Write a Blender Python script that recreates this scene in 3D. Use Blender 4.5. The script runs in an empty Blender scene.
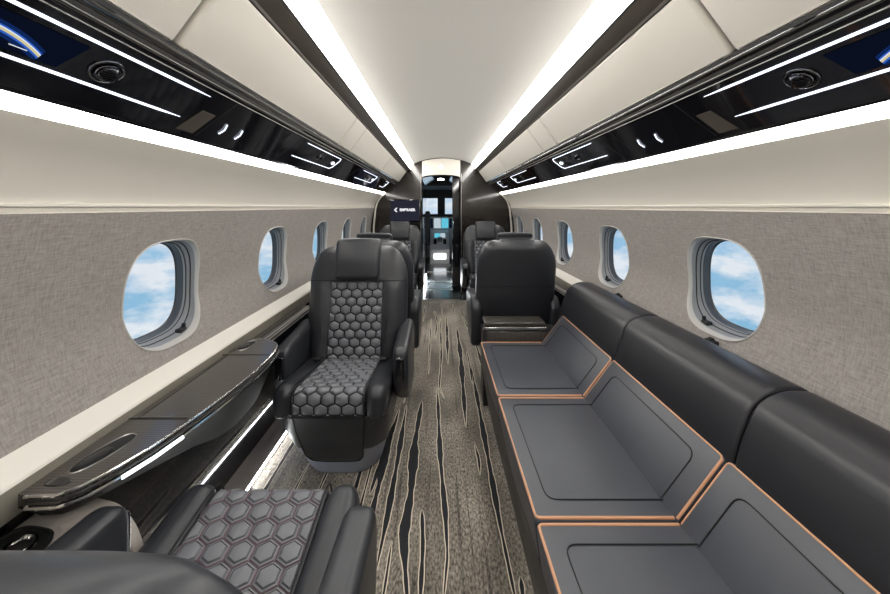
import bpy, bmesh, math, random
from mathutils import Vector, Matrix
random.seed(7)
C = bpy.context.scene.collection
PI = math.pi
H = 1.2            # eye height; the cabin runs along +Y, its centre plane is x = 0

# ------------------------------------------------------------------ materials
def mat(name, color=(.5,.5,.5), rough=.5, metal=0, coat=0, emit=None, es=0, spec=.5, bump=None, var=None, alpha=1):
    m = bpy.data.materials.new(name); m.use_nodes = True
    nt = m.node_tree; b = nt.nodes['Principled BSDF']
    b.inputs['Base Color'].default_value = (*color, 1)
    b.inputs['Roughness'].default_value = rough
    b.inputs['Metallic'].default_value = metal
    b.inputs['Coat Weight'].default_value = coat
    b.inputs['Coat Roughness'].default_value = .05
    b.inputs['Specular IOR Level'].default_value = spec
    if emit:
        b.inputs['Emission Color'].default_value = (*emit, 1); b.inputs['Emission Strength'].default_value = es
    if bump or var:
        tc = nt.nodes.new('ShaderNodeTexCoord')
        mp = nt.nodes.new('ShaderNodeMapping'); nt.links.new(tc.outputs['Object'], mp.inputs[0])
    if bump:
        sc, st, dist = bump
        n = nt.nodes.new('ShaderNodeTexNoise'); n.inputs['Scale'].default_value = sc; n.inputs['Detail'].default_value = 3
        nt.links.new(mp.outputs[0], n.inputs['Vector'])
        bp = nt.nodes.new('ShaderNodeBump'); bp.inputs['Strength'].default_value = st; bp.inputs['Distance'].default_value = dist
        nt.links.new(n.outputs[0], bp.inputs['Height']); nt.links.new(bp.outputs[0], b.inputs['Normal'])
    if var:
        sc, amt = var
        n = nt.nodes.new('ShaderNodeTexNoise'); n.inputs['Scale'].default_value = sc; n.inputs['Detail'].default_value = 4
        nt.links.new(mp.outputs[0], n.inputs['Vector'])
        r = nt.nodes.new('ShaderNodeValToRGB')
        r.color_ramp.elements[0].position = .3; r.color_ramp.elements[1].position = .7
        r.color_ramp.elements[0].color = (*[c*(1-amt) for c in color], 1)
        r.color_ramp.elements[1].color = (*[min(1, c*(1+amt)) for c in color], 1)
        nt.links.new(n.outputs[0], r.inputs[0]); nt.links.new(r.outputs[0], b.inputs['Base Color'])
    return m

def emission(name, col, s):
    m = bpy.data.materials.new(name); m.use_nodes = True; nt = m.node_tree; nt.nodes.clear()
    e = nt.nodes.new('ShaderNodeEmission'); e.inputs[0].default_value = (*col, 1); e.inputs[1].default_value = s
    o = nt.nodes.new('ShaderNodeOutputMaterial'); nt.links.new(e.outputs[0], o.inputs[0]); return m

M = {}
M['leather'] = mat('dark leather', (.024,.0255,.030), .36, bump=(260,.15,.001), var=(6,.12))
M['leather_pad'] = mat('quilted leather', (.135,.14,.155), .30, bump=(260,.15,.001))
M['leather_sofa'] = mat('sofa leather', (.050,.054,.066), .36, bump=(200,.18,.001), var=(4,.12))
M['leather_bolster'] = mat('bolster leather', (.016,.0165,.020), .36, bump=(200,.15,.001))
M['leather_floor_glow'] = mat('blue grey leather with floor glow', (.26,.28,.34), .45, bump=(200,.15,.001))  # blue grey, lightened: the glow of the floor led is in the colour
M['thread'] = mat('mauve stitching', (.17,.105,.125), .6)
M['groove'] = mat('dark seam', (.004,.004,.005), .6)
M['groove_mauve'] = mat('mauve grey groove', (.05,.042,.047), .5)
M['seam'] = mat('black seam', (.004,.004,.005), .7)
M['pipe'] = mat('orange piping', (.52,.27,.15), .45)
M['cream'] = mat('cream panel', (.66,.625,.56), .5, bump=(300,.05,.0005))
M['cream_led'] = mat('cream ledge', (.70,.67,.61), .4)
M['ceil'] = mat('ceiling cream', (.43,.413,.385), .6, bump=(300,.05,.0005))
M['taupe'] = mat('taupe moulding', (.42,.38,.34), .45)
M['taupe_shade'] = mat('taupe band with ledge shade', (.23,.21,.175), .4)  # beige drop under the ledge, its shade put into the colour
M['black'] = mat('gloss black', (.006,.006,.008), .07, coat=.6)
M['satin'] = mat('satin black', (.012,.012,.013), .3)
M['matte'] = mat('matte black', (.006,.006,.006), .6)
M['belly'] = mat('deep black', (.002,.002,.002), .5, spec=.15)
M['lamp'] = emission('downlight', (1,.98,.95), 22)
M['wood'] = mat('dark lacquered wood', (.013,.009,.007), .16, coat=.4, var=(9,.4))
M['trimdark'] = mat('dark bronze trim', (.085,.072,.06), .38)
M['ventring'] = mat('dark chrome', (.12,.12,.125), .2, metal=1)
M['chrome'] = mat('chrome', (.75,.74,.72), .12, metal=1)
M['metalgrey'] = mat('brushed metal', (.45,.44,.42), .3, metal=1)
M['bezel'] = mat('window lip', (.52,.50,.47), .35)
M['reveal'] = mat('grey reveal', (.26,.265,.27), .35)
M['reveal2'] = mat('dark reveal', (.06,.065,.07), .3)
M['rail'] = mat('floor rail', (.36,.32,.30), .4)
M['stone'] = mat('polished stone', (.05,.058,.062), .16, var=(5,.5))
M['glow'] = emission('ceiling strip light', (1,.975,.93), 21.0)
M['glow_side'] = emission('side strip light', (1,.97,.92), 14.0)
M['led'] = emission('white led line', (.80,.86,1), 2.2)
M['ledsoft'] = emission('soft led', (.9,.95,1), 2.5)
M['floorled'] = emission('floor led', (.95,.98,1), 45)
M['scr_bg'] = emission('cabin display dark', (.003,.005,.014), 1)
M['scr_blue'] = emission('display blue', (.03,.12,.55), 1.0)
M['scr_deep'] = emission('display deep blue', (.005,.02,.10), 1)
M['scr_gold'] = emission('display gold', (.7,.62,.35), .9)
M['scr_white'] = emission('display white', (.8,.87,.95), .9)
M['scr_tv'] = emission('television picture', (.02,.022,.035), 1)
M['scr_txt'] = emission('television lettering', (.9,.9,.95), 1.1)
M['scr_cyan'] = emission('cockpit cyan', (.12,.55,.7), 1)
M['scr_pale'] = emission('cockpit pale', (.6,.72,.8), .8)
M['cockpit'] = mat('cockpit light plastic', (.75,.75,.73), .4)

def fabric():
    m = bpy.data.materials.new('woven grey fabric'); m.use_nodes = True; nt = m.node_tree
    b = nt.nodes['Principled BSDF']; b.inputs['Roughness'].default_value = .85
    tc = nt.nodes.new('ShaderNodeTexCoord')
    def noise(scale, sx, sy, sz, det=2):
        mp = nt.nodes.new('ShaderNodeMapping'); mp.inputs['Scale'].default_value = (sx,sy,sz)
        nt.links.new(tc.outputs['Object'], mp.inputs[0])
        n = nt.nodes.new('ShaderNodeTexNoise'); n.inputs['Scale'].default_value = scale; n.inputs['Detail'].default_value = det
        nt.links.new(mp.outputs[0], n.inputs['Vector']); return n
    a = noise(95, .4, .35, 4); c = noise(95, .4, 3.2, .5)
    ad = nt.nodes.new('ShaderNodeMath'); ad.operation = 'ADD'
    nt.links.new(a.outputs[0], ad.inputs[0]); nt.links.new(c.outputs[0], ad.inputs[1])
    mu = nt.nodes.new('ShaderNodeMath'); mu.operation = 'MULTIPLY'; mu.inputs[1].default_value = .5
    nt.links.new(ad.outputs[0], mu.inputs[0])
    r = nt.nodes.new('ShaderNodeValToRGB')
    r.color_ramp.elements[0].position = .36; r.color_ramp.elements[1].position = .66
    r.color_ramp.elements[0].color = (.222,.204,.193,1); r.color_ramp.elements[1].color = (.355,.326,.308,1)
    nt.links.new(mu.outputs[0], r.inputs[0]); nt.links.new(r.outputs[0], b.inputs['Base Color'])
    bp = nt.nodes.new('ShaderNodeBump'); bp.inputs['Strength'].default_value = .3; bp.inputs['Distance'].default_value = .001
    nt.links.new(mu.outputs[0], bp.inputs['Height']); nt.links.new(bp.outputs[0], b.inputs['Normal'])
    return m
M['fabric'] = fabric()

def carpet():
    m = bpy.data.materials.new('carpet pile'); m.use_nodes = True; nt = m.node_tree
    b = nt.nodes['Principled BSDF']; b.inputs['Roughness'].default_value = .9
    b.inputs['Sheen Weight'].default_value = .2
    tc = nt.nodes.new('ShaderNodeTexCoord')
    def noise(scale, s, det=3):
        mp = nt.nodes.new('ShaderNodeMapping'); mp.inputs['Scale'].default_value = s
        nt.links.new(tc.outputs['Object'], mp.inputs[0])
        n = nt.nodes.new('ShaderNodeTexNoise'); n.inputs['Scale'].default_value = scale; n.inputs['Detail'].default_value = det
        nt.links.new(mp.outputs[0], n.inputs['Vector']); return n
    a = noise(160, (1,.45,1)); big = noise(3.2, (1.3,.7,1)); st = noise(42, (1,.03,1), 2)
    r = nt.nodes.new('ShaderNodeValToRGB')
    r.color_ramp.elements[0].position = .32; r.color_ramp.elements[1].position = .7
    r.color_ramp.elements[0].color = (.055,.049,.041,1); r.color_ramp.elements[1].color = (.42,.385,.335,1)
    nt.links.new(a.outputs[0], r.inputs[0])
    r2 = nt.nodes.new('ShaderNodeValToRGB')
    r2.color_ramp.elements[0].position = .36; r2.color_ramp.elements[1].position = .66
    r2.color_ramp.elements[0].color = (.5,.48,.45,1); r2.color_ramp.elements[1].color = (1.3,1.25,1.2,1)
    nt.links.new(big.outputs[0], r2.inputs[0])
    r3 = nt.nodes.new('ShaderNodeValToRGB')
    r3.color_ramp.elements[0].position = .34; r3.color_ramp.elements[1].position = .42
    r3.color_ramp.elements[0].color = (.45,.45,.45,1); r3.color_ramp.elements[1].color = (1,1,1,1)
    nt.links.new(st.outputs[0], r3.inputs[0])
    def mul(x, y):
        mx = nt.nodes.new('ShaderNodeMix'); mx.data_type = 'RGBA'; mx.blend_type = 'MULTIPLY'; mx.inputs[0].default_value = 1
        nt.links.new(x, mx.inputs[6]); nt.links.new(y, mx.inputs[7]); return mx.outputs[2]
    nt.links.new(mul(mul(r.outputs[0], r2.outputs[0]), r3.outputs[0]), b.inputs['Base Color'])
    bp = nt.nodes.new('ShaderNodeBump'); bp.inputs['Strength'].default_value = .6; bp.inputs['Distance'].default_value = .003
    nt.links.new(a.outputs[0], bp.inputs['Height']); nt.links.new(bp.outputs[0], b.inputs['Normal'])
    return m
M['carpet'] = carpet()
M['carpet_black'] = mat('carpet black yarn', (.007,.008,.012), .8, bump=(300,.5,.002))
M['carpet_cream'] = mat('carpet cream yarn', (.72,.64,.50), .85, bump=(300,.5,.002))

def carbon():
    m = bpy.data.materials.new('carbon weave'); m.use_nodes = True; nt = m.node_tree
    b = nt.nodes['Principled BSDF']; b.inputs['Roughness'].default_value = .3; b.inputs['Coat Weight'].default_value = .5
    tc = nt.nodes.new('ShaderNodeTexCoord')
    mp = nt.nodes.new('ShaderNodeMapping'); mp.inputs['Rotation'].default_value = (0,0,.785); mp.inputs['Scale'].default_value = (1,1,.02)
    nt.links.new(tc.outputs['Object'], mp.inputs[0])
    c = nt.nodes.new('ShaderNodeTexChecker'); c.inputs['Scale'].default_value = 190
    c.inputs['Color1'].default_value = (.028,.024,.021,1); c.inputs['Color2'].default_value = (.085,.075,.066,1)
    nt.links.new(mp.outputs[0], c.inputs['Vector']); nt.links.new(c.outputs[0], b.inputs['Base Color'])
    return m
M['carbon'] = carbon()

def glass():
    m = bpy.data.materials.new('window glass'); m.use_nodes = True; nt = m.node_tree; nt.nodes.clear()
    t = nt.nodes.new('ShaderNodeBsdfTransparent'); g = nt.nodes.new('ShaderNodeBsdfGlossy'); g.inputs['Roughness'].default_value = .02
    x = nt.nodes.new('ShaderNodeMixShader'); o = nt.nodes.new('ShaderNodeOutputMaterial')
    x.inputs[0].default_value = .05; nt.links.new(t.outputs[0], x.inputs[1]); nt.links.new(g.outputs[0], x.inputs[2])
    nt.links.new(x.outputs[0], o.inputs[0]); return m
M['glass'] = glass()

# ------------------------------------------------------------------ helpers
def link(o, parent=None):
    C.objects.link(o)
    if parent: o.parent = parent
    return o
def tag(o, label=None, cat=None, group=None, kind=None):
    if label: o['label'] = label
    if cat: o['category'] = cat
    if group: o['group'] = group
    if kind: o['kind'] = kind
    return o
def thing(name, label, cat, loc=(0,0,0), rz=0, group=None):
    o = bpy.data.objects.new(name, None); o.empty_display_size = .1
    o.location = loc; o.rotation_euler = (0,0,rz); link(o)
    return tag(o, label, cat, group)
def obj(name, bm, m, parent=None, smooth=True, keep=False, doubles=True):
    if doubles: bmesh.ops.remove_doubles(bm, verts=bm.verts, dist=1e-6)
    if not keep: bmesh.ops.recalc_face_normals(bm, faces=bm.faces)
    me = bpy.data.meshes.new(name); bm.to_mesh(me); bm.free()
    for x in (m if isinstance(m, (list, tuple)) else [m]): me.materials.append(x)
    o = bpy.data.objects.new(name, me); link(o, parent)
    if smooth:
        for p in me.polygons: p.use_smooth = True
        try: me.set_sharp_from_angle(angle=math.radians(38))
        except Exception: pass
    return o
def struct(name, bm, m, **k):
    o = obj(name, bm, m, **k); o['kind'] = 'structure'; return o
def BM(): return bmesh.new()
def merge(bm, other):
    me = bpy.data.meshes.new('tmp'); other.to_mesh(me); other.free(); bm.from_mesh(me); bpy.data.meshes.remove(me)
def box(bm, x0, x1, y0, y1, z0, z1, r=0, seg=3, mi=0, mtx=None):
    t = bmesh.new()
    vs = [t.verts.new((x,y,z)) for x in (x0,x1) for y in (y0,y1) for z in (z0,z1)]
    for f in ((0,1,3,2),(4,6,7,5),(0,4,5,1),(2,3,7,6),(0,2,6,4),(1,5,7,3)): t.faces.new([vs[i] for i in f])
    bmesh.ops.recalc_face_normals(t, faces=t.faces)
    if r: bmesh.ops.bevel(t, geom=t.edges[:], offset=r, segments=seg, profile=.5, affect='EDGES')
    for f in t.faces: f.material_index = mi
    if mtx: bmesh.ops.transform(t, matrix=mtx, verts=t.verts)
    merge(bm, t); return bm
def loft(bm, rings, cap0=True, cap1=True, closed=True, mi=0):
    R = [[bm.verts.new(p) for p in r] for r in rings]
    n = len(R[0])
    for a, b in zip(R, R[1:]):
        for i in range(n if closed else n-1):
            j = (i+1) % n
            try: bm.faces.new((a[i],a[j],b[j],b[i])).material_index = mi
            except ValueError: pass
    if cap0: bm.faces.new(R[0]).material_index = mi
    if cap1: bm.faces.new(R[-1][::-1]).material_index = mi
    return bm
def tube(bm, pts, r, n=8, closed=False, mi=0):
    pts = [Vector(p) for p in pts]; N = len(pts); rings = []
    up = None
    for i, p in enumerate(pts):
        if closed: d = pts[(i+1)%N] - pts[i-1]
        else: d = pts[min(i+1,N-1)] - pts[max(i-1,0)]
        d.normalize()
        if up is None:
            up = Vector((0,0,1)) if abs(d.z) < .9 else Vector((1,0,0))
        a = (up - d*up.dot(d)).normalized(); up = a; b = d.cross(a)
        rings.append([p + (a*math.cos(t) + b*math.sin(t))*r for t in [2*PI*k/n for k in range(n)]])
    if closed: rings.append(rings[0])
    return loft(bm, rings, not closed, not closed, mi=mi)
def fillet(pts, r, n=4, closed=True):
    """round the corners of a polygon (tuples of 2 or 3)"""
    P = [Vector(p) for p in pts]; N = len(P); out = []
    for i, p in enumerate(P):
        if not closed and i in (0, N-1): out.append(p); continue
        a = P[i-1]; b = P[(i+1)%N]; rr = r[i] if isinstance(r, (list,tuple)) else r
        da = a-p; db = b-p
        k = min(rr, da.length*.48, db.length*.48)
        if k < 1e-5: out.append(p); continue
        s = p + da.normalized()*k; e = p + db.normalized()*k
        for q in range(n+1):
            t = q/n; out.append(s*(1-t)**2 + p*2*t*(1-t) + e*t*t)
    return out
def pillow(bm, prof, u0, u1, r, plane='YZ', crown=0, seg=5, mi=0):
    """extrude a closed 2D profile along the third axis with rounded ends"""
    P = [Vector(p) for p in prof]
    xs = [p.x for p in P]; ys = [p.y for p in P]
    cx, cy = (min(xs)+max(xs))/2, (min(ys)+max(ys))/2
    hx, hy = (max(xs)-min(xs))/2, (max(ys)-min(ys))/2
    us = []
    for k in range(seg+1):
        a = PI/2*k/seg; us.append((u0 + r*(1-math.sin(a)), r*(1-math.cos(a))))
    us = us[::-1]; us[0] = (us[0][0], us[0][1])
    A = []
    for k in range(seg+1):
        a = PI/2*k/seg; A.append((u0 + r*(1-math.cos(a)), r*(1-math.sin(a))))
    mid = [(u0+r+(u1-u0-2*r)*t, -crown*math.sin(PI*t)) for t in [.1*i for i in range(1,10)]]
    B = [(u0+u1-u, s) for u, s in A[::-1]]
    rings = []
    for u, s in A+mid+B:
        sx = max(.02, 1-s/hx); sy = max(.02, 1-s/hy)
        ring = []
        for p in P:
            a = cx+(p.x-cx)*sx; b = cy+(p.y-cy)*sy
            ring.append((u,a,b) if plane == 'YZ' else (a,u,b) if plane == 'XZ' else (a,b,u))
        rings.append(ring)
    return loft(bm, rings, mi=mi)
def spf(a, p):  # signed power
    return math.copysign(abs(a)**p, a)
def sring(n, hw, hh, e):
    return [(hw*spf(math.cos(t), 2/e), hh*spf(math.sin(t), 2/e)) for t in [2*PI*k/n for k in range(n)]]
def cyl(bm, c, d, r0, r1, L, n=24, mi=0):
    c = Vector(c); d = Vector(d).normalized(); q = d.to_track_quat('Z', 'Y')
    rings = []
    for t, r in ((0,r0),(L,r1)):
        rings.append([c + d*t + q @ Vector((r*math.cos(2*PI*k/n), r*math.sin(2*PI*k/n), 0)) for k in range(n)])
    return loft(bm, rings, mi=mi)
def torus(bm, c, d, R, r, n=32, m=8, mi=0):
    c = Vector(c); q = Vector(d).normalized().to_track_quat('Z','Y')
    return tube(bm, [c + q @ Vector((R*math.cos(2*PI*k/n), R*math.sin(2*PI*k/n), 0)) for k in range(n)], r, m, closed=True, mi=mi)
def copy_tree(o, parent=None):
    c = o.copy(); C.objects.link(c); c.parent = parent
    for ch in list(o.children): copy_tree(ch, c)
    return c

def clip(poly, xmin, xmax, ymin, ymax):
    def cut(P, f, inter):
        out = []
        for i in range(len(P)):
            a, b = P[i-1], P[i]
            if f(b):
                if not f(a): out.append(inter(a,b))
                out.append(b)
            elif f(a): out.append(inter(a,b))
        return out
    for ax, val, sgn in ((0,xmin,1),(0,xmax,-1),(1,ymin,1),(1,ymax,-1)):
        if not poly: return []
        def inter(a, b, ax=ax, val=val):
            t = (val-a[ax])/(b[ax]-a[ax]); return tuple(a[k]+(b[k]-a[k])*t for k in (0,1))
        poly = cut(poly, lambda p, ax=ax, val=val, sgn=sgn: (p[ax]-val)*sgn >= -1e-9, inter)
    return poly
SQ = .86
def quilt(fn, x0, x1, v0, v1, pitch, puff, thread=True):
    """honeycomb of stitched pads on the surface fn(u, v, h); one mesh: 0 pad, 1 groove, 2 thread"""
    bm = BM(); nu, nv = 14, max(8, int((v1-v0)/.015))
    g = [[bm.verts.new(fn(x0+(x1-x0)*i/nu, v0+(v1-v0)*j/nv, .001)) for i in range(nu+1)] for j in range(nv+1)]
    for j in range(nv):
        for i in range(nu): bm.faces.new((g[j][i],g[j][i+1],g[j+1][i+1],g[j+1][i])).material_index = 1
    rad = pitch/math.sqrt(3); row = 0; v = v0
    cxm = (x0+x1)/2
    while v < v1+rad:
        k = -6
        while k <= 6:
            cu = cxm + k*pitch + (pitch/2 if row % 2 else 0)
            hexa = [(cu + rad*1.0*math.cos(PI/6+PI/3*q), v + SQ*rad*math.sin(PI/6+PI/3*q)) for q in range(6)]
            def ring(scale):
                return [(cu+(a-cu)*scale, v+(b-v)*scale) for a, b in hexa]
            outer = clip(ring(.95), x0, x1, v0, v1)
            if len(outer) >= 3:
                cx = sum(p[0] for p in outer)/len(outer); cy = sum(p[1] for p in outer)/len(outer)
                dense = []
                for i in range(len(outer)):
                    a, b = outer[i-1], outer[i]
                    for s in (0,.5): dense.append((a[0]+(b[0]-a[0])*s, a[1]+(b[1]-a[1])*s))
                levels = [(1 if thread else .93,.001),(.95 if thread else .88,puff*.45),(.84,puff*.55),(.79,puff*(.35 if thread else .7)),(.70,puff*.85),(.38,puff*1.1)]
                levels_ = [(1,.001),(.95,puff*.45),(.84,puff*.55),(.79,puff*.35),(.70,puff*.85),(.38,puff*1.1)]
                rs = []
                for s, h in levels:
                    rs.append([bm.verts.new(fn(cx+(a-cx)*s, cy+(b-cy)*s, h)) for a, b in dense])
                n = len(dense)
                for li in range(len(rs)-1):
                    for i in range(n):
                        f = bm.faces.new((rs[li][i],rs[li][(i+1)%n],rs[li+1][(i+1)%n],rs[li+1][i]))
                        f.material_index = (2 if thread else 0) if li in (0,) else 1 if (li == 2 and thread) else 0
                c = bm.verts.new(fn(cx, cy, puff*1.1))
                for i in range(n): bm.faces.new((rs[-1][i],rs[-1][(i+1)%n],c))
            k += 1
        row += 1; v += rad*1.5*SQ
    return bm

# ------------------------------------------------------------------ cabin shell
Y0, Y1 = -1.3, 4.45
def wx(z):
    if z >= .87: return 1.0 - .055*((z-.87)/.315)**1.7
    return 1.0 - .055*((.87-z)/.186)**1.25
WZ0, WZ1 = .684, 1.185
WC = .907
P = .726
WYS = {-1: [1.108+.72*k for k in range(-1,5)], 1: [1.185+.735*k for k in range(-1,5)]}
def wall_side(s, name):
    bm = BM()
    WY = WYS[s]; P = WY[1]-WY[0]
    edges = [Y0] + [WY[0]-P/2+P*k for k in range(7)]
    # plain stretch behind the camera
    N = 14
    def grid(y0, y1, n):
        g = [[bm.verts.new((s*wx(WZ0+(WZ1-WZ0)*j/N), y0+(y1-y0)*i/n, WZ0+(WZ1-WZ0)*j/N)) for j in range(N+1)] for i in range(n+1)]
        for i in range(n):
            for j in range(N): bm.faces.new((g[i][j],g[i+1][j],g[i+1][j+1],g[i][j+1]))
    grid(Y0, edges[1], 6)
    if Y1 > edges[-1]: grid(edges[-1], Y1, 2)
    for yc in WY:
        hy = P/2; zt = WZ1-WC; zb = WC-WZ0
        ang = sorted([2*PI*k/72 for k in range(72)] + [math.atan2(zt,hy), math.atan2(zt,-hy), 2*PI+math.atan2(-zb,-hy), 2*PI+math.atan2(-zb,hy)])
        rings = []
        for t in ang:
            c, q = math.cos(t), math.sin(t)
            e = 3.0; R = 1/((abs(c)/(.150 if s < 0 else .157))**e + (abs(q)/.179)**e)**(1/e)
            lim = min(hy/abs(c) if abs(c) > 1e-9 else 9, (zt if q > 0 else zb)/abs(q) if abs(q) > 1e-9 else 9)
            R = min(R, lim-.004)
            col = []
            for k in range(8):
                rr = R+(lim-R)*k/7; y = yc+rr*c; z = WC+rr*q
                col.append(bm.verts.new((s*wx(min(WZ1,max(WZ0,z))), y, z)))
            rings.append(col)
        for i in range(len(rings)):
            a, b = rings[i], rings[(i+1)%len(rings)]
            for k in range(7): bm.faces.new((a[k],a[k+1],b[k+1],b[k]))
    o = struct(name, bm, M['fabric'], doubles=True)
    return o
wall_side(-1, 'wall_left'); wall_side(1, 'wall_right')

n_win = 0
def window(s, yc):
    global n_win
    n_win += 1
    bm = BM()
    def ring(dx, hw, hh, e=3.0):
        up = .10*max(0, dx); hw = hw*(.955 if s < 0 else 1)
        return [(s*(wx(min(WZ1,max(WZ0,WC+b)))*max(0,1-dx/.05) + .985*min(1,dx/.05) + dx), yc+a, WC+b+up) for a, b in sring(56, hw, hh, e)]
    loft(bm, [ring(.003,.1595,.1815), ring(-.002,.1588,.1808), ring(-.004,.1568,.1788), ring(-.002,.1545,.1765), ring(.004,.1520,.1740), ring(.012,.1505,.1725)], False, False)
    f = struct('window_%d' % n_win, bm, M['bezel'])
    b2 = BM()
    loft(b2, [ring(.012,.1505,.1725), ring(.030,.149,.171), ring(.034,.146,.168), ring(.045,.145,.168), ring(.048,.141,.164), ring(.058,.140,.164)], False, False)
    obj('shade_track', b2, M['reveal'], f)
    b3 = BM()
    loft(b3, [ring(.058,.140,.164), ring(.060,.138,.162), ring(.080,.137,.161), ring(.083,.132,.157)], False, False)
    obj('pane_seal', b3, M['reveal2'], f)
    b5 = BM(); tube(b5, ring(.032,.1480,.1700), .0022, 6, closed=True)
    obj('groove_ring', b5, M['matte'], f)
    b5 = BM(); tube(b5, ring(.048,.1415,.1645), .0018, 6, closed=True)
    obj('groove_ring', b5, M['matte'], f)
    b4 = BM()
    r = ring(.081,.137,.161)
    loft(b4, [r, [(x+s*.006,y,z) for x,y,z in r]])
    obj('pane', b4, M['glass'], f)
    # little black shade latch at the foot of the reveal
    b6 = BM()
    box(b6, s*1.0-.012, s*1.0+.012, yc+.055, yc+.085, WC-.171, WC-.153, .004)
    box(b6, s*1.0-.006, s*1.0+.006, yc+.078, yc+.087, WC-.158, WC-.138, .003)
    obj('shade_latch', b6, M['matte'], f)
for s in (-1, 1):
    for y in WYS[s]: window(s, y)

def strip(name, pts, m, y0=Y0, y1=Y1, s=1, n=None, th=.0, kind=True, closed=False, parent=None, r=0):
    """a long moulding: profile pts (x, z) swept along the cabin"""
    bm = BM()
    if r: pts = fillet([(a,b) for a,b in pts], r, 4, closed)
    pts = [(p[0], p[1]) for p in pts]
    if closed:
        loft(bm, [[(s*x, y, z) for x, z in pts] for y in (y0, y1)])
    else:
        loft(bm, [[(s*x, y, z) for x, z in pts] for y in (y0, y1)], False, False, closed=False)
    o = obj(name, bm, m, parent)
    if kind: o['kind'] = 'structure'
    return o

PX = [(.655,1.517),(.665,1.5095),(.785,1.4195),(.798,1.410)]
tn = 0
for s, side in ((-1,'left'), (1,'right')):
    def tr(pts, m, **k):
        global tn
        tn += 1
        return strip('trim_%d' % tn, pts, m, s=s, **k)
    # cream panel bulging under the side light, with the double lip over the fabric
    up = [(.830,1.374),(.836,1.366),(.872,1.335),(.905,1.295),(.930,1.252),(.943,1.222),(.946,1.209),(.938,1.207),(.938,1.201),(.947,1.199),(.949,1.188),(.944,1.185)]
    tr(up, M['cream'])
    # ledge below the fabric, then lower sidewall
    tr([(.946,.686),(.938,.680),(.905,.657),(.898,.650),(.896,.644)], M['cream_led'], r=.006)
    tr([(.896,.644),(.898,.600),(.905,.575),(.93,.56)], M['taupe_shade'])
    tr([(.93,.56),(.94,.50),(.945,.035)], M['black'])
    if s < 0:
        tr([(.945,.0),(.945,.034),(.858,.034),(.850,.028),(.850,0)], M['rail'])
    else:
        tr([(.945,.0),(.945,.036)], M['black'])
    # dark trim between bins and ceiling light
    tr([(.50,1.692),(.4945,1.700),(.489,1.701),(.452,1.724)], M['trimdark'])
    tr([(.452,1.724),(.447,1.730)], M['matte'])
    # backing behind the bins
    tr([(.498,1.692),(.535,1.68),(.63,1.56),(.612,1.549)], M['matte'])

bm = BM()
sk = [(1.03,1.17),(1.02,1.45),(.85,1.75),(.5,1.95),(0,2.02),(-.5,1.95),(-.85,1.75),(-1.02,1.45),(-1.03,1.17)]
loft(bm, [[(x,y,z) for x,z in sk] for y in (Y0-.04, Y1+.06)], False, False, closed=False)
struct('ceiling_sky_block', bm, M['matte'])  # unseen outer lid, added to keep sky light out of the gaps
for s in (-1,1):
    strip('wall_sky_block', [(1.0,.70),(1.03,.5),(1.0,.1),(.93,-.05)], M['matte'], s=s)  # unseen lower side skins, added to block the sky
bm = BM()
cp = [(-.405,1.800)] + [(-.405+.81*t, 1.800+.085*math.sin(PI*t)**.8) for t in [k/24 for k in range(1,24)]] + [(.405,1.800)]
loft(bm, [[(x,y,z) for x,z in cp] for y in (Y0, Y1)], False, False, closed=False)
struct('ceiling', bm, M['ceil'])
for s, side in ((-1,'left'), (1,'right')):
    o = strip('ceiling_light', [(.405,1.800),(.447,1.730),(.457,1.734),(.415,1.804)], M['glow'], s=s, kind=False, closed=True)
    tag(o, 'long white strip light along the ceiling, the %s of the two' % side, 'light', None)
    o = strip('side_light', [(.803,1.3995),(.830,1.3745),(.837,1.381),(.810,1.407)], M['glow_side'], s=s, kind=False, closed=True)
    tag(o, 'long white strip light under the black %s service panel, above the cream wall panel' % side, 'light')

# aft end of the cabin behind the camera
bm = BM(); box(bm, -1.05, 1.05, Y0-.04, Y0, 0, 1.9); struct('wall_back', bm, M['cream'])

# ------------------------------------------------------------------ carpet: pile with tapering black streaks outlined in cream
bm = BM()
v = [bm.verts.new(p) for p in ((-.95,Y0,0),(.95,Y0,0),(.95,4.13,0),(-.95,4.13,0))]
bm.faces.new(v).material_index = 0
v = [bm.verts.new(p) for p in ((-.95,Y0,-.03),(.95,Y0,-.03),(.95,4.13,-.03),(-.95,4.13,-.03))]
bm.faces.new(v[::-1]).material_index = 0
def streak(pts, w, closed_w=None):
    pts = [Vector((x,y,0)) for x,y in pts]
    L = [0]
    for a, b in zip(pts, pts[1:]): L.append(L[-1]+(b-a).length)
    n = max(8, int(L[-1]/.03)); S = []
    for k in range(n+1):
        d = L[-1]*k/n; i = 0
        while i < len(L)-2 and L[i+1] < d: i += 1
        t = (d-L[i])/max(1e-6, L[i+1]-L[i]); S.append(pts[i].lerp(pts[i+1], t))
    for layer, (z, extra, mi) in enumerate(((.0008,.0036,2),(.0016,0,1))):
        prev = None
        for k, p in enumerate(S):
            t = k/n; d = (S[min(k+1,n)]-S[max(k-1,0)]).normalized(); nrm = Vector((-d.y,d.x,0))
            ww = w*(math.sin(PI*t)**.6) if closed_w is None else w
            jit = .78+.24*math.sin(k*.55+p.x*40)+.10*math.sin(k*2.3+p.y*9)
            hw = ww*.5*jit + (extra if 0 < k < n else extra*.5)
            if layer == 1 and (k == 0 or k == n): hw = 0.0002
            if hw < .0003: hw = .0003
            a = bm.verts.new(p+nrm*hw+Vector((0,0,z))); b = bm.verts.new(p-nrm*hw+Vector((0,0,z)))
            if prev: bm.faces.new((prev[0],a,b,prev[1])).material_index = mi
            prev = (a, b)
def fl(X, Yz):  # aisle crop of the photograph -> point on the floor
    px = 380+X/1.956; py = 290+Yz/1.954
    Y = H*320/(py-207); return ((px-439)*Y/320-.05, Y)
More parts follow.
